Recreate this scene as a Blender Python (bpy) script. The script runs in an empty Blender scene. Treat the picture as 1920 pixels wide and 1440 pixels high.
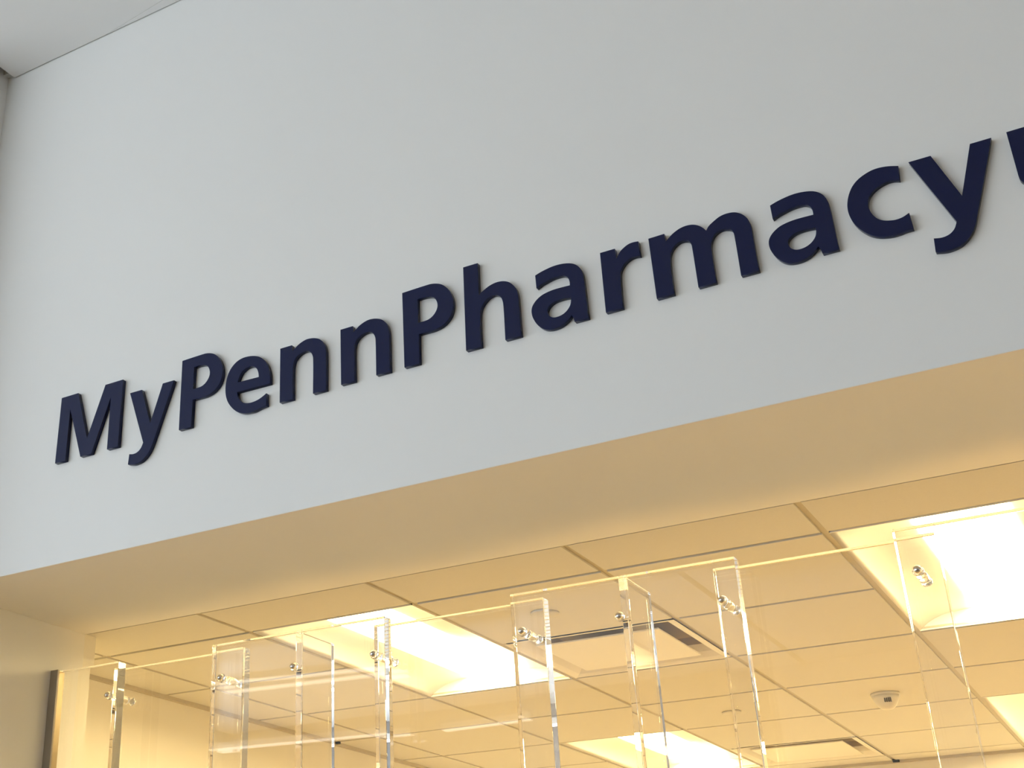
import bpy, bmesh, math, random
from mathutils import Vector, Matrix, Euler


# light levels
SKY = 4.75                    # daylight through the lobby windows
EXPO = 0.0
WARM = (1.0, 0.78, 0.37)     # pharmacy lamps
LAMP = 40.0
TUBE = 4.8
PEND = [((-7.2, -2.95, 2.47), (-5.3, -3.30, 2.47)), ((-7.1, -3.32, 2.47), (-5.4, -3.48, 2.47)),
        ((-9.0, -5.6, 2.47), (-6.7, -5.85, 2.47)), ((-6.35, -5.85, 2.47), (-5.35, -5.8, 2.47))]

# ------------------------------------------------------------------ camera, world, exposure
S = 1.0742            # metres per measured unit
EYE = 1.60            # camera height above the floor
sc = bpy.context.scene
col = sc.collection

def U(x, y, z):       # measured unit (origin at the eye) -> metres, z up from the floor
    return (x*S, y*S, z*S + EYE)

R = ((0.8466, 0.2399, 0.4750), (0.5321, -0.3708, -0.7611), (-0.0065, 0.8972, -0.4416))
cam_d = bpy.data.cameras.new('camera')
cam = bpy.data.objects.new('camera', cam_d)
col.objects.link(cam)
rm = Matrix(R)
cam.matrix_world = Matrix.Translation((0, 0, EYE)) @ rm.to_quaternion().to_matrix().to_4x4()
cam_d.sensor_width = 36.0
cam_d.lens = 2452.316/1920*36
cam_d.shift_x = (960-645.433)/1920
cam_d.shift_y = -(720-672.84)/1920
cam_d.clip_start = 0.05
sc.camera = cam

world = bpy.data.worlds.new('World')
sc.world = world
world.use_nodes = True
wn = world.node_tree.nodes
wbg = wn['Background']
wbg.inputs['Color'].default_value = (0.815, 0.92, 1.0, 1)
wbg.inputs['Strength'].default_value = SKY

vs = sc.view_settings
vs.view_transform = 'Standard'
vs.look = 'None'
vs.exposure = EXPO
vs.gamma = 1.0
vs.use_curve_mapping = False

cy = sc.cycles
cy.max_bounces = 64
cy.transmission_bounces = 64
cy.transparent_max_bounces = 16
cy.diffuse_bounces = 6
cy.glossy_bounces = 64
cy.sample_clamp_indirect = 40.0
cy.blur_glossy = 0.5
cy.use_denoising = True


# ------------------------------------------------------------------ materials
def principled(name, color, rough=0.6, metal=0.0, **kw):
    m = bpy.data.materials.new(name)
    m.use_nodes = True
    b = m.node_tree.nodes['Principled BSDF']
    b.inputs['Base Color'].default_value = (*color, 1)
    b.inputs['Roughness'].default_value = rough
    b.inputs['Metallic'].default_value = metal
    for k, v in kw.items():
        b.inputs[k.replace('_', ' ')].default_value = v
    return m

def add_noise(m, scale, amount, bump=0.0, detail=4.0, dist=0.002):
    """faint procedural mottling of the colour, optional bump"""
    nt = m.node_tree; n = nt.nodes; L = nt.links
    b = n['Principled BSDF']
    tc = n.new('ShaderNodeTexCoord')
    nz = n.new('ShaderNodeTexNoise')
    nz.inputs['Scale'].default_value = scale
    nz.inputs['Detail'].default_value = detail
    L.new(tc.outputs['Object'], nz.inputs['Vector'])
    c = b.inputs['Base Color'].default_value[:]
    mix = n.new('ShaderNodeMix'); mix.data_type = 'RGBA'
    mix.inputs[6].default_value = (*[v*(1-amount) for v in c[:3]], 1)
    mix.inputs[7].default_value = (*[min(1, v*(1+amount)) for v in c[:3]], 1)
    L.new(nz.outputs['Fac'], mix.inputs[0])
    L.new(mix.outputs[2], b.inputs['Base Color'])
    if bump:
        bp = n.new('ShaderNodeBump')
        bp.inputs['Strength'].default_value = bump
        bp.inputs['Distance'].default_value = dist
        L.new(nz.outputs['Fac'], bp.inputs['Height'])
        L.new(bp.outputs['Normal'], b.inputs['Normal'])
    return m

def emitter(name, color, strength):
    m = bpy.data.materials.new(name); m.use_nodes = True
    nt = m.node_tree; nt.nodes.clear()
    e = nt.nodes.new('ShaderNodeEmission'); o = nt.nodes.new('ShaderNodeOutputMaterial')
    e.inputs['Color'].default_value = (*color, 1); e.inputs['Strength'].default_value = strength
    nt.links.new(e.outputs[0], o.inputs[0])
    return m

M_wall = add_noise(principled('painted_plaster', (0.80, 0.80, 0.79), 0.65), 3.0, 0.012, 0.02, 6)
M_wall_in = add_noise(principled('pharmacy_paint', (0.80, 0.78, 0.72), 0.7), 3.0, 0.012)
M_lobby_ceiling = add_noise(principled('metal_ceiling_panel', (0.86, 0.87, 0.88), 0.5), 2.0, 0.01)
M_panel_edge = principled('panel_edge', (0.55, 0.56, 0.55), 0.5)
M_tile = add_noise(principled('mineral_tile', (0.67, 0.66, 0.62), 0.85), 220.0, 0.03, 0.25, 3, 0.0008)
M_grid = principled('grid_metal', (0.50, 0.46, 0.38), 0.5)
M_floor = add_noise(principled('terrazzo_floor', (0.26, 0.21, 0.15), 0.4), 60.0, 0.1)
M_floor_in = add_noise(principled('warm_vinyl_floor', (0.56, 0.42, 0.26), 0.5), 30.0, 0.05)
M_dark = principled('dark_void', (0.02, 0.02, 0.02), 0.9)
M_navy = principled('navy_gloss_acrylic', (0.006, 0.0105, 0.052), 0.18, IOR=1.45, Specular_IOR_Level=0.3)
M_acrylic = principled('clear_acrylic', (1.0, 1.0, 1.0), 0.0, IOR=1.49, Transmission_Weight=1.0)
M_chrome = principled('chrome', (0.75, 0.75, 0.76), 0.12, 1.0)
M_alu = principled('bronze_aluminium', (0.36, 0.33, 0.29), 0.45, 0.1)
M_fixture = principled('white_enamel', (0.86, 0.85, 0.82), 0.4)
M_white_metal = principled('diffuser_enamel', (0.78, 0.76, 0.70), 0.5)
M_cover = principled('cover_enamel', (0.58, 0.56, 0.50), 0.5)
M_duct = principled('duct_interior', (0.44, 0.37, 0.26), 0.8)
M_plastic = principled('detector_plastic', (0.74, 0.72, 0.66), 0.5)
M_sensor = principled('sensor_grille', (0.10, 0.09, 0.08), 0.6)
M_lamp = emitter('warm_lamp_lens', WARM, LAMP)
M_tube = emitter('lobby_tube', (1.0, 0.95, 0.85), TUBE)
M_frame = principled('window_frame_metal', (0.30, 0.31, 0.32), 0.4, 0.6)

# ------------------------------------------------------------------ mesh helpers
def link(name, bm, mats, parent=None, loc=None, smooth=False):
    bmesh.ops.recalc_face_normals(bm, faces=bm.faces)
    me = bpy.data.meshes.new(name)
    bm.to_mesh(me); bm.free()
    for m in (mats if isinstance(mats, (list, tuple)) else [mats]):
        me.materials.append(m)
    if smooth:
        me.shade_smooth() if smooth is True else me.set_sharp_from_angle(angle=smooth)
    o = bpy.data.objects.new(name, me)
    col.objects.link(o)
    if loc is not None: o.location = loc
    if parent is not None: o.parent = parent
    return o

def empty(name, loc):
    o = bpy.data.objects.new(name, None); col.objects.link(o)
    o.location = loc; o.empty_display_size = 0.05
    return o

def tag(o, label, cat, group=None):
    o['label'] = label; o['category'] = cat
    if group: o['group'] = group
    return o

def structure(o):
    o['kind'] = 'structure'; return o

def box(bm, a, b, mat=0, bevel=0.0):
    """axis aligned box from corner a to corner b"""
    x0, y0, z0 = [min(p, q) for p, q in zip(a, b)]
    x1, y1, z1 = [max(p, q) for p, q in zip(a, b)]
    t = bmesh.new()
    bmesh.ops.create_cube(t, size=1)
    for v in t.verts:
        v.co = Vector(((x0+x1)/2+v.co.x*(x1-x0), (y0+y1)/2+v.co.y*(y1-y0), (z0+z1)/2+v.co.z*(z1-z0)))
    if bevel:
        bmesh.ops.bevel(t, geom=list(t.edges), offset=bevel, segments=2, affect='EDGES', profile=0.5)
    merge(bm, t, mat)

def merge(bm, t, mat=0):
    m = {}
    for v in t.verts: m[v] = bm.verts.new(v.co)
    for f in t.faces:
        try:
            nf = bm.faces.new([m[v] for v in f.verts]); nf.material_index = mat; nf.smooth = f.smooth
        except ValueError: pass
    t.free()

def lathe_y(bm, prof, n=32, mat=0, axis='Y'):
    """closed solid of revolution; prof = [(radius, position along axis)]"""
    rings = []
    for r, p in prof:
        if r < 1e-6:
            co = (0, p, 0) if axis == 'Y' else (0, 0, p)
            rings.append([bm.verts.new(co)])
        else:
            ring = []
            for k in range(n):
                a = 2*math.pi*k/n
                co = (r*math.cos(a), p, r*math.sin(a)) if axis == 'Y' else (r*math.cos(a), r*math.sin(a), p)
                ring.append(bm.verts.new(co))
            rings.append(ring)
    for A, B in zip(rings, rings[1:]):
        for k in range(n):
            k2 = (k+1) % n
            vs_ = [A[k % len(A)], A[k2 % len(A)], B[k2 % len(B)], B[k % len(B)]]
            u = []
            for v in vs_:
                if v not in u: u.append(v)
            if len(u) > 2:
                f = bm.faces.new(u); f.smooth = True; f.material_index = mat
    for ring in (rings[0], rings[-1]):
        if len(ring) > 2:
            f = bm.faces.new(ring); f.material_index = mat

# ------------------------------------------------------------------ setting
D = 2.3205            # sign wall plane
YB = 2.889            # back of the bulkhead
XJ = -2.728           # left wall face
ZC = 1.0              # pharmacy ceiling
ZS = 0.9985           # underside of the bulkhead
ZL = 2.6933           # lobby ceiling
XR = 4.6
ZF = -EYE/S

def sbox(name, a, b, mat, bevel=0.0):
    bm = bmesh.new(); box(bm, U(*a), U(*b), 0, bevel)
    return structure(link(name, bm, mat))

sbox('wall_front', (XJ, D, ZS), (XR+3, YB, 4.0), M_wall, 0.0015)
sbox('wall_left', (XJ-0.25, 2.17, ZF), (XJ, YB, 4.0), M_wall, 0.0015)
sbox('wall_right', (XR, D, ZF), (XR+3, YB, ZS), M_wall)
# pharmacy room behind the opening
XL2, YW, XR2 = -3.095, 6.747, 3.9
sbox('wall_pharmacy_left', (XL2-0.1, YB+0.001, ZF), (XL2, YW+0.1, 1.2), M_wall_in)
sbox('wall_pharmacy_back', (XL2+0.001, YW, ZF), (XR2, YW+0.1, 1.2), M_wall_in)
sbox('wall_pharmacy_right', (XR2, YB+0.001, ZF), (XR2+0.1, YW+0.1, 1.2), M_wall_in)
sbox('floor', (-9.2, -6.6, ZF-0.1), (XR+3, YB, ZF), M_floor)
sbox('floor_pharmacy', (XL2-0.1, YB+0.001, ZF-0.1), (XR2+0.1, YW+0.1, ZF), M_floor_in)
sbox('wall_pharmacy_return', (XL2, YB+0.001, ZF), (XJ-0.002, YB+0.05, 1.2), M_wall_in)
# angle trim where the pharmacy ceiling meets its walls
sbox('trim_1', (XL2, YB+0.05, ZC-0.012), (XL2+0.018, YW, ZC+0.004), M_grid)
sbox('trim_2', (XL2+0.018, YW-0.018, ZC-0.012), (XR2, YW, ZC+0.004), M_grid)
sbox('trim_3', (XJ, YB+0.001, ZC+0.001), (XR2, YB+0.006, ZC+0.02), M_grid)

# suspended grid ceiling: dropped tiles between slightly higher bars
PX, PY = 0.5647, 0.5705
GX = [-0.6125 + PX*k for k in range(-5, 9)]
GY = [3.147 + PY*k for k in range(-1, 7)] + [YW]
GY[0] = YB+0.008
HOLES = {}            # (i, j) cells taken by lights and diffusers
def cell(x, y):
    i = max(k for k in range(len(GX)) if GX[k] <= x); j = max(k for k in range(len(GY)) if GY[k] <= y)
    return i, j
def xr(i):
    return max(GX[i], XL2), min(GX[i+1] if i+1 < len(GX) else XR2, XR2)

LIGHTS = [(-2.1, 3.3), (-0.4, 3.3), (1.3, 3.3), (3.0, 3.3), (-2.1, 5.5), (-0.4, 5.5), (1.3, 5.5), (3.0, 5.5)]
VENTS = [(-1.4, 3.9), (-1.4, 6.1), (2.1, 3.9), (2.1, 6.1)]
taken = set()
for x, y in LIGHTS:
    i, j = cell(x, y); taken |= {(i, j), (i, j+1)}
for x, y in VENTS:
    taken.add(cell(x, y))
bm = bmesh.new()
g = 0.0085            # half width of a bar
for i in range(len(GX)):
    x0, x1 = xr(i)
    if x1-x0 < 0.03: continue
    for j in range(len(GY)-1):
        if (i, j) in taken: continue
        y0, y1 = GY[j], GY[j+1]
        a = (x0+(g if x0 > XL2 else 0.018), y0+(g if j else 0), ZC)
        b = (x1-(g if x1 < XR2 else 0), y1-(g if j < len(GY)-2 else 0.018), ZC+0.012)
        box(bm, U(*a), U(*b), 0, 0.001)
# the bars themselves
for x in GX:
    if x < XL2 or x > XR2: continue
    box(bm, U(x-0.0115, YB+0.01, ZC+0.0055), U(x+0.0115, YW, ZC+0.011), 1)
for j in range(1, len(GY)-1):
    for i in range(len(GX)):
        x0, x1 = xr(i)
        if x1-x0 < 0.03 or ((i, j) in taken and (i, j-1) in taken and (GY[j], i) and any(cell(*p) == (i, j-1) for p in LIGHTS)): continue
        box(bm, U(x0+0.0115, GY[j]-0.0115, ZC+0.0056), U(x1-0.0115, GY[j]+0.0115, ZC+0.011), 1)
ceil = structure(link('ceiling_pharmacy', bm, [M_tile, M_grid]))
sbox('ceiling_plenum', (XL2-0.1, YB+0.001, 1.3), (XR2+0.1, YW+0.1, 1.36), M_dark)

# lobby ceiling: flat panels with a shadow gap along the sign wall and the left wall
def panel(name, pts, z0, z1, mats):
    bm = bmesh.new()
    lo = [bm.verts.new(U(x, y, z0)) for x, y in pts]; hi = [bm.verts.new(U(x, y, z1)) for x, y in pts]
    bm.faces.new(lo); bm.faces.new(hi[::-1])
    for k in range(len(pts)):
        f = bm.faces.new([lo[k], lo[(k+1) % len(pts)], hi[(k+1) % len(pts)], hi[k]]); f.material_index = 1
    return structure(link(name, bm, mats))
yc = D-0.003
k7 = 0.1118
panel('ceiling', [(-2.6965, yc), (-2.309, yc), (XR+3, yc-(XR+3+2.309)*k7), (XR+3, -6.6), (-2.6965, -6.6)], ZL, ZL+0.012, [M_lobby_ceiling, M_panel_edge])
panel('ceiling_edge', [(-2.306, yc), (XR+3, yc), (XR+3, yc-(XR+3+2.306)*k7+0.005)], ZL-0.0005, ZL+0.012, [M_lobby_ceiling, M_panel_edge])
sbox('ceiling_blackout', (XJ-0.3, -6.6, ZL+0.1), (XR+3, D-0.001, ZL+0.16), M_dark)  # near-black slab added over the panels to keep the slot dark
sbox('ceiling_lobby_left', (-9.2, -6.6, ZL), (XJ-0.02, 2.19, ZL+0.1), M_lobby_ceiling)
sbox('trim_4', (XJ+0.0005, D-0.022, ZL+0.010), (-2.6985, D-0.0005, ZL+0.03), M_panel_edge)

# lobby shell out of sight behind the camera: glazed facade openings with mullions
sbox('wall_lobby_north', (-9.2, 2.2, ZF), (XJ-0.251, 2.4, ZL+0.1), M_wall)
sbox('wall_lobby_right', (XR+3, -6.5, ZF), (XR+3.2, D, ZL+0.2), M_wall)
def facade(name, horizontal, c, a0, a1, n, zs, zt):
    bm = bmesh.new()
    def P(u, z, t): return U(u, c+t, z) if horizontal else U(c+t, u, z)
    box(bm, P(a0, ZF, 0), P(a1, zs, 0.15)); box(bm, P(a0, zt, 0), P(a1, ZL+0.2, 0.15))
    for k in range(n+1):
        u = a0+(a1-a0)*k/n
        box(bm, P(u-0.04, zs, 0), P(u+0.04, zt, 0.12))
    return structure(link(name, bm, M_frame))
facade('window_1', True, -6.5, -9, -3.0, 4, -1.45, 1.65)
facade('window_2', False, -9.15, -6.5, 2.17, 6, -1.45, 1.95)
sbox('wall_lobby_back', (-3.0, -6.5, ZF), (XR+3, -6.3, ZL+0.2), M_wall)

# ------------------------------------------------------------------ navy letters of the sign
def smooth_loop(pts):
    """corner points stay sharp, the others are joined by a Catmull-Rom curve"""
    P = [(p[0]/1000, p[1]/1000) for p in pts]; C = [len(p) > 2 for p in pts]; n = len(P); out = []
    for k in range(n):
        p1, p2 = P[k], P[(k+1) % n]
        c1, c2 = C[k], C[(k+1) % n]
        out.append(p1)
        if c1 and c2: continue
        p0 = P[k-1] if not c1 else (2*p1[0]-p2[0], 2*p1[1]-p2[1])
        p3 = P[(k+2) % n] if not c2 else (2*p2[0]-p1[0], 2*p2[1]-p1[1])
        if c1: p0 = p1
        if c2: p3 = p2
        N = 4
        def kn(a, b): return max(1e-6, math.hypot(a[0]-b[0], a[1]-b[1])**0.5)
        t1 = kn(p0, p1) if p0 != p1 else kn(p1, p2)
        t2 = t1+kn(p1, p2); t3 = t2+(kn(p2, p3) if p3 != p2 else kn(p1, p2))
        for q in range(1, N):
            t = t1+(t2-t1)*q/N
            r = []
            for d in (0, 1):
                A1 = (t1-t)/t1*p0[d]+t/t1*p1[d]
                A2 = (t2-t)/(t2-t1)*p1[d]+(t-t1)/(t2-t1)*p2[d]
                A3 = (t3-t)/(t3-t2)*p2[d]+(t-t2)/(t3-t2)*p3[d]
                B1 = (t2-t)/t2*A1+t/t2*A2
                B2 = (t3-t)/(t3-t1)*A2+(t-t1)/(t3-t1)*A3
                r.append((t2-t)/(t2-t1)*B1+(t-t1)/(t2-t1)*B2)
            out.append(tuple(r))
    return out

# outlines in millimetres; a third value marks a sharp corner
GLYPHS = {
 'M': [
  [(1.8,201.9,1),(65.4,201.9,1),(114.0,50.4,1),(167.5,201.9,1),(232.3,201.9,1),(231.6,0.0,1),(192.2,0.0,1),(191.4,158.9,1),(135.2,0.0,1),(94.6,0.0,1),(39.2,159.1,1),(38.9,0.0,1),(0.0,0.0,1)],
 ],
 'y': [
  [(0.0,151.6,1),(42.5,151.3,1),(80.0,42.8,1),(116.3,151.8,1),(155.4,151.6,1),(132.9,88.7),(111.4,29.6),(100.2,-0.6),(90.2,-26.7),(81.8,-41.7),(69.8,-54.5),(55.2,-63.3),(35.2,-66.8),(23.6,-65.7),(10.6,-62.8,1),(12.9,-33.1,1),(27.7,-35.9),(41.9,-33.0),(52.6,-24.2),(59.5,-10.0,1)],
 ],
 'P': [
  [(0.0,204.6,1),(68.6,206.0),(81.1,205.6),(95.7,202.3),(110.0,195.6),(122.9,183.3),(132.6,167.3),(138.0,149.5),(139.1,132.5),(136.4,116.6),(130.0,102.3),(118.4,90.2),(103.2,82.0),(85.9,78.1),(65.8,77.8),(42.7,78.0,1),(41.2,0.0,1),(0.2,0.0,1)],
  [(42.3,174.3,1),(57.2,174.8),(76.3,172.0),(86.9,166.4),(93.3,157.2),(96.4,146.2),(95.5,135.3),(90.1,124.6),(81.9,116.2),(70.5,110.6),(55.8,109.2),(41.8,109.5,1)],
 ],
 'h': [
  [(3.9,224.1,1),(43.1,223.8,1),(41.3,135.9,1),(47.4,141.1),(58.6,147.7),(71.9,153.6),(89.2,156.7),(106.1,154.6),(120.5,147.6),(130.3,137.5),(137.8,123.7),(140.9,108.6),(141.7,91.0),(141.4,0.0,1),(101.7,0.0,1),(102.7,87.5),(101.6,101.9),(97.7,113.3),(89.5,121.4),(78.7,125.1),(66.8,122.6),(55.5,114.5),(46.9,102.8),(42.2,87.8),(39.7,0.0,1),(0.0,0.0,1)],
 ],
 'a': [
  [(16.0,145.9,1),(30.0,150.5),(46.6,154.2),(62.8,156.4),(78.6,156.3),(93.9,153.9),(106.3,150.0),(115.7,144.3),(123.4,136.3),(128.8,125.9),(131.6,115.6),(132.6,102.8),(133.2,87.3),(134.4,0.0,1),(101.6,0.0,1),(99.5,9.8),(96.5,18.7,1),(88.9,11.0),(78.8,3.7),(67.8,-1.0),(55.9,-3.3),(43.1,-2.9),(30.7,0.5),(20.1,7.7),(11.3,18.6),(5.2,30.4),(1.1,42.5),(0.0,55.2),(1.9,65.4),(7.3,74.4),(15.8,82.5),(27.4,89.4),(41.1,93.3),(55.9,95.3),(74.2,95.6),(98.3,94.7,1),(98.5,103.9),(96.6,112.6),(92.1,119.8),(84.0,124.8),(72.5,126.2),(58.0,125.5),(41.6,121.7),(29.1,118.2),(16.6,112.1,1)],
  [(98.1,63.7,1),(84.9,65.4),(72.0,65.9),(60.2,64.8),(50.6,61.6),(43.3,56.3),(39.2,49.2),(38.6,41.7),(41.1,34.1),(46.6,28.0),(53.9,24.6),(62.8,24.0),(72.0,25.5),(81.7,29.9),(89.9,37.1),(95.1,45.2),(97.6,55.0)],
 ],
 'c': [
  [(111.1,150.1,1),(107.4,117.4,1),(97.5,121.0),(87.9,122.2),(77.8,120.6),(68.6,117.7),(59.1,112.8),(50.4,105.9),(44.0,97.5),(40.6,86.5),(39.4,74.8),(41.7,63.4),(45.9,52.9),(52.8,43.1),(62.5,36.1),(73.9,32.2),(85.6,30.4),(98.0,32.1),(111.0,37.7,1),(112.2,0.0,1),(99.2,-0.0),(86.9,-1.8),(72.4,-2.1),(58.4,0.3),(44.7,4.9),(31.5,13.0),(20.1,25.0),(10.3,39.6),(3.7,55.4),(0.2,71.7),(0.0,88.5),(3.0,104.4),(9.3,120.6),(18.0,134.5),(30.0,145.6),(43.8,153.0),(59.7,158.0),(74.8,158.9),(91.6,156.4)],
 ],
 'm': [
  [(0.0,152.8,1),(36.8,153.4,1),(38.3,132.9,1),(46.1,140.5),(57.9,148.8),(73.8,155.6),(89.0,157.3),(103.6,154.6),(115.4,147.6),(123.8,138.8),(129.0,131.0,1),(135.4,139.7),(147.0,147.8),(162.7,155.7),(179.6,157.8),(195.7,154.7),(208.9,145.8),(218.3,133.0),(223.1,117.1),(224.1,100.3),(224.1,79.1),(225.2,0.0,1),(187.2,0.0,1),(186.6,93.9),(185.8,106.0),(181.4,115.8),(172.5,120.9),(164.0,122.8),(154.9,121.1),(145.8,115.8),(139.5,107.1),(135.1,94.3),(133.8,80.5),(133.9,0.0,1),(94.8,0.0,1),(93.7,93.5),(93.0,106.9),(88.6,117.2),(80.3,121.9),(69.7,123.0),(59.6,118.6),(49.8,109.0),(44.6,97.5),(42.0,81.5),(40.9,0.0,1),(1.9,0.0,1)],
 ],
 'r': [
  [(1.0,153.0,1),(36.6,152.8,1),(37.7,125.6,1),(47.0,140.3),(57.5,148.6),(69.7,154.2),(81.4,155.3),(92.3,153.8,1),(92.4,116.6,1),(81.2,118.7),(69.5,117.1),(59.4,112.0),(50.9,104.1),(44.9,93.4),(42.4,81.6),(39.5,0.0,1),(0.0,0.0,1)],
 ],
 'n': [
  [(0.0,153.3,1),(36.4,153.4,1),(38.5,135.7,1),(46.4,141.9),(55.2,148.6),(67.5,154.3),(81.4,157.8),(95.2,157.2),(108.8,153.8),(120.7,147.9),(130.7,137.9),(136.4,128.0),(139.5,116.4),(140.8,99.6),(140.8,0.0,1),(102.0,0.0,1),(102.0,95.7),(101.0,104.2),(97.4,112.9),(91.1,120.6),(82.5,124.5),(72.2,124.6),(61.8,121.7),(52.2,116.1),(45.1,108.1),(42.1,97.4),(40.5,84.6),(40.4,0.0,1),(0.8,0.0,1)],
 ],
 'e': [
  [(142.8,59.4,1),(39.3,60.9,1),(41.1,49.0),(48.3,35.3),(62.0,24.8),(78.1,20.4),(93.9,20.5),(109.6,23.7),(122.6,29.2),(132.4,34.5,1),(133.1,0.0,1),(115.5,-2.4),(94.7,-6.7),(78.9,-6.8),(60.3,-4.2),(41.4,3.9),(24.8,18.5),(10.6,37.5),(3.0,56.1),(0.0,76.1),(1.2,100.0),(7.2,120.3),(17.4,137.1),(33.3,150.1),(52.1,156.1),(73.8,155.9),(92.7,151.8),(109.0,144.5),(122.6,132.4),(133.6,116.2),(139.8,97.8),(142.9,77.9)],
  [(39.6,88.9,1),(43.2,101.2),(50.9,115.0),(64.1,123.2),(77.4,125.0),(90.9,121.4),(100.6,111.7),(105.4,99.6),(107.1,87.2,1)],
 ],
}

DEPTH = (D-2.3085)*S
_glyph = {}
def glyph_mesh(key, loops, name):
    if key in _glyph: return _glyph[key]
    cu = bpy.data.curves.new(name, 'CURVE'); cu.dimensions = '2D'; cu.fill_mode = 'BOTH'
    for L in loops:
        pts = smooth_loop(L)
        s = cu.splines.new('POLY'); s.points.add(len(pts)-1)
        for k, (x, z) in enumerate(pts): s.points[k].co = (x, z, 0, 1)
        s.use_cyclic_u = True
    cu.extrude = DEPTH/2 - 0.0004
    cu.bevel_depth = 0.0004; cu.bevel_resolution = 1; cu.offset = -0.0004
    o = bpy.data.objects.new(name, cu); col.objects.link(o)
    dg = bpy.context.evaluated_depsgraph_get()
    me = bpy.data.meshes.new_from_object(o.evaluated_get(dg))
    bpy.data.objects.remove(o)
    me.transform(Matrix.Rotation(math.pi/2, 4, 'X'))       # lie in the wall plane, facing -y
    me.materials.clear(); me.materials.append(M_navy)
    me.name = name
    _glyph[key] = me
    return me

SIGN = [('M', -2.3370, -.0022, 'capital letter M, first letter of the sign at its left end'),
        ('y', -2.0931, -.0016, 'small letter y between the capital M and the first P'),
        ('P', -1.9245, -.0030, 'capital letter P on the left, between y and e'),
        ('e', -1.7839, -.0008, 'letter e, only one in the sign, right of the first P'),
        ('n', -1.6222, -.0030, 'letter n next to the letter e, first of the double n'),
        ('n', -1.4506, 0.0, 'letter n just before the second capital P'),
        ('P', -1.2821, 0.0, 'capital letter P in the middle of the sign, before the h'),
        ('h', -1.1270, 0.0, 'letter h with the tall stem, tallest in the sign'),
        ('a', -0.9669, -.0015, 'letter a between the h and the r'),
        ('r', -0.8028, 0.0, 'letter r, narrowest in the sign, left of the m'),
        ('m', -0.6951, 0.0, 'letter m with three legs, widest small letter'),
        ('a', -0.4588, 0.0, 'letter a between the m and the c'),
        ('c', -0.3040, 0.0, 'letter c near the right end of the sign'),
        ('y', -0.1823, 0.0, 'last letter y at the right end of the word')]
BL = 1.2755
for ch, x, dz, lab in SIGN:
    me = glyph_mesh(ch, GLYPHS[ch], 'sign_letter')
    o = bpy.data.objects.new('sign_letter', me); col.objects.link(o)
    X, Y, Z = U(x, D, BL+dz)
    o.location = (X, Y-DEPTH/2-0.0002, Z)
    tag(o, 'glossy navy ' + lab, 'letter', 'raised navy letters of the wall sign')
# shield beside the last letter, mostly beyond the frame
sh = [[(0, 154, 1), (118, 154, 1), (118, 52, 1), (114, 36), (100, 18), (80, 4), (59, -6, 1), (38, 4), (18, 20), (4.5, 36), (1.0, 43), (0, 52, 1)]]
me = glyph_mesh('shield', sh, 'sign_emblem')
o = bpy.data.objects.new('sign_emblem', me); col.objects.link(o)
X, Y, Z = U(-0.0118, D, BL); o.location = (X, Y-DEPTH/2-0.0002, Z)
tag(o, 'navy raised emblem right of the last letter, cut off by the photo edge', 'emblem')

# ------------------------------------------------------------------ clear acrylic screen
T = 0.0330            # sheet thickness
YF0, YB0 = 2.7895, 2.8655
ZT = 0.870
ZBOT = 0.10
SCREEN = empty('acrylic_screen', U(-1.28, YF0, ZBOT))
tag(SCREEN, 'clear acrylic screen of overlapping bolted panels hanging across the pharmacy opening', 'screen')
SL = Vector(SCREEN.location)
def sheet(name, x0, x1, y0, y1, label, z0=ZBOT, top=ZT):
    bm = bmesh.new()
    o0 = Vector(U((x0+x1)/2, (y0+y1)/2, z0))
    box(bm, Vector(U(x0, y0, z0))-o0, Vector(U(x1, y1, top))-o0, 0, 0.0012)
    o = link(name, bm, M_acrylic, SCREEN, o0-SL)
    if label: o['label'] = label
    return o

for x0, x1 in ((-2.7270, -2.4996), (-2.1676, -1.6282), (-1.2806, -0.7412), (-0.4109, 0.1285)):
    sheet('panel', x0, x1, YF0, YF0+T, None)
for x0, x1 in ((-2.568, -2.110), (-1.697, -1.2249), (-0.8088, -0.3400), (0.0595, 0.5285)):
    sheet('panel', x0, x1, YB0, YB0+T, None)
for xc in (-1.8975, -1.0060):
    sheet('fin', xc-0.0105, xc+0.0105, YF0+T+0.0006, 2.975, None)

# metal channel on the left wall
bm = bmesh.new()
ch = Vector(U(XJ, 2.7575, ZBOT))
def rel(*p): return Vector(U(*p)) - ch
XC = -2.6995
box(bm, rel(XJ+.0005, 2.7575, ZBOT), rel(XC, 2.7650, 0.8655), 0, 0.0008)
box(bm, rel(XJ+.0005, 2.7650, ZBOT), rel(XJ+0.006, 2.7885, 0.8655), 0, 0)
o = link('wall_channel', bm, M_alu, SCREEN, ch-SL)
o['label'] = 'grey brown metal channel'
bm = bmesh.new()
box(bm, rel(XJ+0.007, 2.7655, ZBOT), rel(XC-0.003, YF0-0.0006, 0.862)); 
link('gasket', bm, principled('bronze_gasket', (0.33, 0.25, 0.14), 0.35, 0.4), o)

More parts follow.
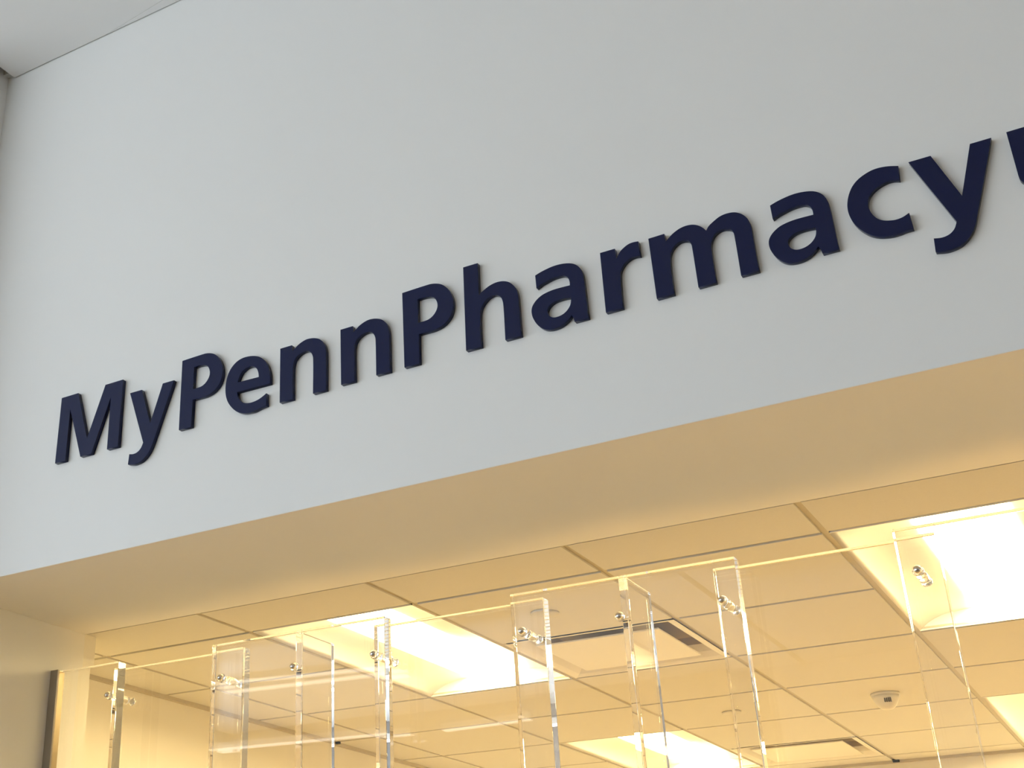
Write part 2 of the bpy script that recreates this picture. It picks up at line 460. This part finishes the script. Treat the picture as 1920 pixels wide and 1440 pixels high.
# through-bolts with domed chrome heads and clear spacers
def bolt(x, spacer=True):
    def yy(v): return (v-YF0)*S
    r = 0.0088
    bm = bmesh.new()        # ball shaped head on a short neck
    lathe_y(bm, [(r*math.sin(math.pi*q/16), -0.0110-r*math.cos(math.pi*q/16)) for q in range(0, 14)] + [(0.0045, -0.0046), (0, -0.0046)], 32)
    root = link('bolt', bm, M_chrome, SCREEN, Vector(U(x, YF0, 0.7755))-SL)
    root['label'] = 'chrome bolt head'
    def disc(name, a, b_, rr, mat, ch=0.0007):
        bm = bmesh.new()
        lathe_y(bm, [(0, a), (rr-ch, a), (rr, a+ch), (rr, b_-ch), (rr-ch, b_), (0, b_)], 32)
        return link(name, bm, mat, root)
    disc('washer', -0.0042, -0.0003, 0.0125, M_acrylic)
    if spacer:
        disc('spacer', yy(YF0+T)+0.0004, yy(YB0)-0.0004, 0.0115, M_acrylic)
        e = yy(YB0+T)
        disc('washer', e+0.0004, e+0.0040, 0.0125, M_acrylic)
        bm = bmesh.new()
        lathe_y(bm, [(0, e+0.0043), (r, e+0.0043), (r, e+0.0078), (0.0076, e+0.0103), (0.005, e+0.0121), (0, e+0.0127)], 32)
        link('cap_nut', bm, M_chrome, root)
    return root
for x in (-2.524, -2.1300, -1.6564, -1.2524, -0.7770, -0.3766): bolt(x)
for x in (-1.8965, -1.0120): bolt(x, False)

# ------------------------------------------------------------------ ceiling fittings
CL = ['large bright recessed ceiling light at the left, nearest the opening',
      'large bright recessed ceiling light at the right edge, nearest the opening',
      None, None,
      'far recessed ceiling light at the bottom centre, deeper in the room',
      'far recessed ceiling light at the lower right edge of the photo', None, None]
def troffer(x, y, label):
    i, j = cell(x, y)
    x0, x1 = GX[i]+g, GX[i+1]-g; y0, y1 = GY[j]+g*0.7, GY[j+2]-g*0.7
    cx, cyy = (x0+x1)/2, (y0+y1)/2
    hx, hy = (x1-x0)/2*S, (y1-y0)/2*S
    root = empty('ceiling_light', U(cx, cyy, ZC))
    tag(root, label, 'ceiling light', 'recessed troffer lights of the pharmacy ceiling')
    # housing: extruded section, concave side reflectors rising to the lens, upright end plates
    k = hx/(0.2737*S)
    half = [(0.2737, 0.0), (0.262, 0.010), (0.246, 0.021), (0.226, 0.031), (0.200, 0.040), (0.170, 0.046), (0.140, 0.050), (0.108, 0.052)]
    sec = [(-a*S*k, z*S) for a, z in half] + [(a*S*k, z*S) for a, z in half[::-1]]
    top = 0.085
    bm = bmesh.new()
    A = [bm.verts.new((x_, -hy, z_+0.0005)) for x_, z_ in sec]; B = [bm.verts.new((x_, hy, z_+0.0005)) for x_, z_ in sec]
    A2 = [bm.verts.new((s_*hx, -hy, top)) for s_ in (1, -1)]; B2 = [bm.verts.new((s_*hx, hy, top)) for s_ in (1, -1)]
    for q in range(len(sec)-1):
        f = bm.faces.new([A[q], A[q+1], B[q+1], B[q]]); f.smooth = abs(sec[q][0]) > 0.12 or abs(sec[q+1][0]) > 0.12
    bm.faces.new([A[-1], A2[0], B2[0], B[-1]]); bm.faces.new([A2[0], A2[1], B2[1], B2[0]]); bm.faces.new([A2[1], A[0], B[0], B2[1]])
    bm.faces.new(A+A2); bm.faces.new(B+B2)
    # end plates close the trough at both ends
    for s_ in (-1, 1):
        box(bm, (-hx, s_*hy, 0.0006), (hx, s_*(hy-0.004), 0.054*S))
    link('housing', bm, M_fixture, root)
    # glowing lens, slightly bowed
    bm = bmesh.new(); K = 12; lx = 0.112*S
    sec = [(lx*math.cos(math.pi*q/K), 0.0515*S-0.012*math.sin(math.pi*q/K)) for q in range(K+1)]
    rA = [bm.verts.new((a, -hy+0.0045, c)) for a, c in sec]; rB = [bm.verts.new((a, hy-0.0045, c)) for a, c in sec]
    for q in range(len(rA)):
        f = bm.faces.new([rA[q], rA[(q+1) % len(rA)], rB[(q+1) % len(rA)], rB[q]])
    bm.faces.new(rA); bm.faces.new(rB)
    link('lamp_lens', bm, M_lamp, root)
for (x, y), l in zip(LIGHTS, CL):
    troffer(x, y, l or 'recessed ceiling light in the unseen right part of the pharmacy')

def vent(x, y, label):
    i, j = cell(x, y)
    x0, x1 = GX[i]+g, GX[i+1]-g; y0, y1 = GY[j]+g*0.7, GY[j+1]-g*0.7
    cx, cyy = (x0+x1)/2, (y0+y1)/2; h = (x1-x0)/2*S; h2 = (y1-y0)/2*S
    root = empty('air_diffuser', U(cx, cyy, ZC))
    tag(root, label, 'air vent', 'square supply air diffusers')
    bm = bmesh.new()
    def sq(a, z): return [bm.verts.new((sx*(h-a), sy*(h2-a), z)) for sx, sy in ((-1, -1), (1, -1), (1, 1), (-1, 1))]
    prof = [(0.0, 0.0), (0.012, 0.0), (0.028, 0.006), (0.05, 0.022), (0.068, 0.045), (0.078, 0.07)]
    rs = [sq(a, z) for a, z in prof]
    for A, B in zip(rs, rs[1:]):
        for k in range(4):
            f = bm.faces.new([A[k], A[(k+1) % 4], B[(k+1) % 4], B[k]])
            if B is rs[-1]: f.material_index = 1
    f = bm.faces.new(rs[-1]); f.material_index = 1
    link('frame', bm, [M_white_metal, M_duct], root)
    bm = bmesh.new()
    w = 0.213
    box(bm, (-w, -w, 0.000), (w, w, 0.006), 0, 0.002)
    p = link('face_plate', bm, M_white_metal, root)
VL = ['near square air diffuser with a flat face plate, behind the middle panels',
      'far square air diffuser with a flat face plate, at the bottom edge', None, None]
for (x, y), l in zip(VENTS, VL):
    vent(x, y, l or 'square air diffuser in the unseen right part of the pharmacy')

def cover_plate(x, y, label):
    bm = bmesh.new()
    lathe_y(bm, [(0, -0.0068), (0.036, -0.0068), (0.040, -0.0055), (0.041, -0.003), (0.041, -0.0006), (0, -0.0006)], 40, 0, 'Z')
    o = link('sprinkler_cover', bm, M_cover, None, U(x, y, ZC))
    tag(o, label, 'sprinkler cover', 'round concealed sprinkler covers')
cover_plate(-1.469, 3.450, 'near round white cover plate on the ceiling before the first diffuser')
cover_plate(-1.462, 5.172, 'far round white cover plate on the ceiling, right of the front light')

# smoke detector
root = empty('smoke_detector', U(-0.890, 5.150, ZC))
tag(root, 'white domed smoke detector on the ceiling tiles right of the panels', 'smoke detector')
bm = bmesh.new()
lathe_y(bm, [(0, -0.0006), (0.054, -0.0006), (0.055, -0.004), (0.054, -0.010), (0, -0.010)], 40, 0, 'Z')
link('base', bm, M_plastic, root)
bm = bmesh.new()
lathe_y(bm, [(0, -0.0102), (0.051, -0.0102), (0.048, -0.022), (0.042, -0.036), (0.033, -0.050), (0.022, -0.060), (0, -0.063)], 40, 0, 'Z')
link('dome', bm, M_plastic, root)
bm = bmesh.new()
for k in range(4):
    box(bm, (0.001+k*0.0068, -0.0465+k*0.001, -0.040), (0.0052+k*0.0068, -0.030, -0.024))
link('sensor_grille', bm, M_sensor, root)

# dark boxes added to stand in for black gaps where a bar meets the wall angle
for n_, (x, y) in enumerate(((XL2+0.022, 4.857), (-1.169, YW-0.024))):
    bm = bmesh.new(); box(bm, (-0.016, -0.006, -0.011), (0.016, 0.006, -0.0005), 0, 0.001)
    structure(link('trim_%d' % (5+n_), bm, M_dark, None, U(x, y, ZC)))

# ------------------------------------------------------------------ linear lamps hanging in the lobby (mirrored in the panels)
def linear_lamp(p0, p1, label):
    a, b = Vector(p0), Vector(p1)
    m = (a+b)/2; L = (b-a).length
    root = empty('pendant_lamp', (m.x, m.y, m.z+EYE))
    root.rotation_euler = (0, 0, math.atan2(b.y-a.y, b.x-a.x))
    tag(root, label, 'pendant lamp', 'linear pendant lamps of the lobby')
    bm = bmesh.new(); box(bm, (-L/2, -0.05, 0.0), (L/2, 0.05, 0.06), 0, 0.004)
    link('housing', bm, M_fixture, root)
    bm = bmesh.new(); box(bm, (-L/2+0.01, -0.042, -0.012), (L/2-0.01, 0.042, -0.0005), 0, 0.004)
    link('lamp_lens', bm, M_tube, root)
    for s_ in (-1, 1):
        bm = bmesh.new(); top = ZL*S-m.z
        box(bm, (s_*L*0.35-0.003, -0.003, 0.0602), (s_*L*0.35+0.003, 0.003, top))
        link('suspension_wire', bm, M_frame, root)
for a, b in PEND:
    linear_lamp(a, b, 'white linear pendant lamp behind the viewer, seen only mirrored in the panels')
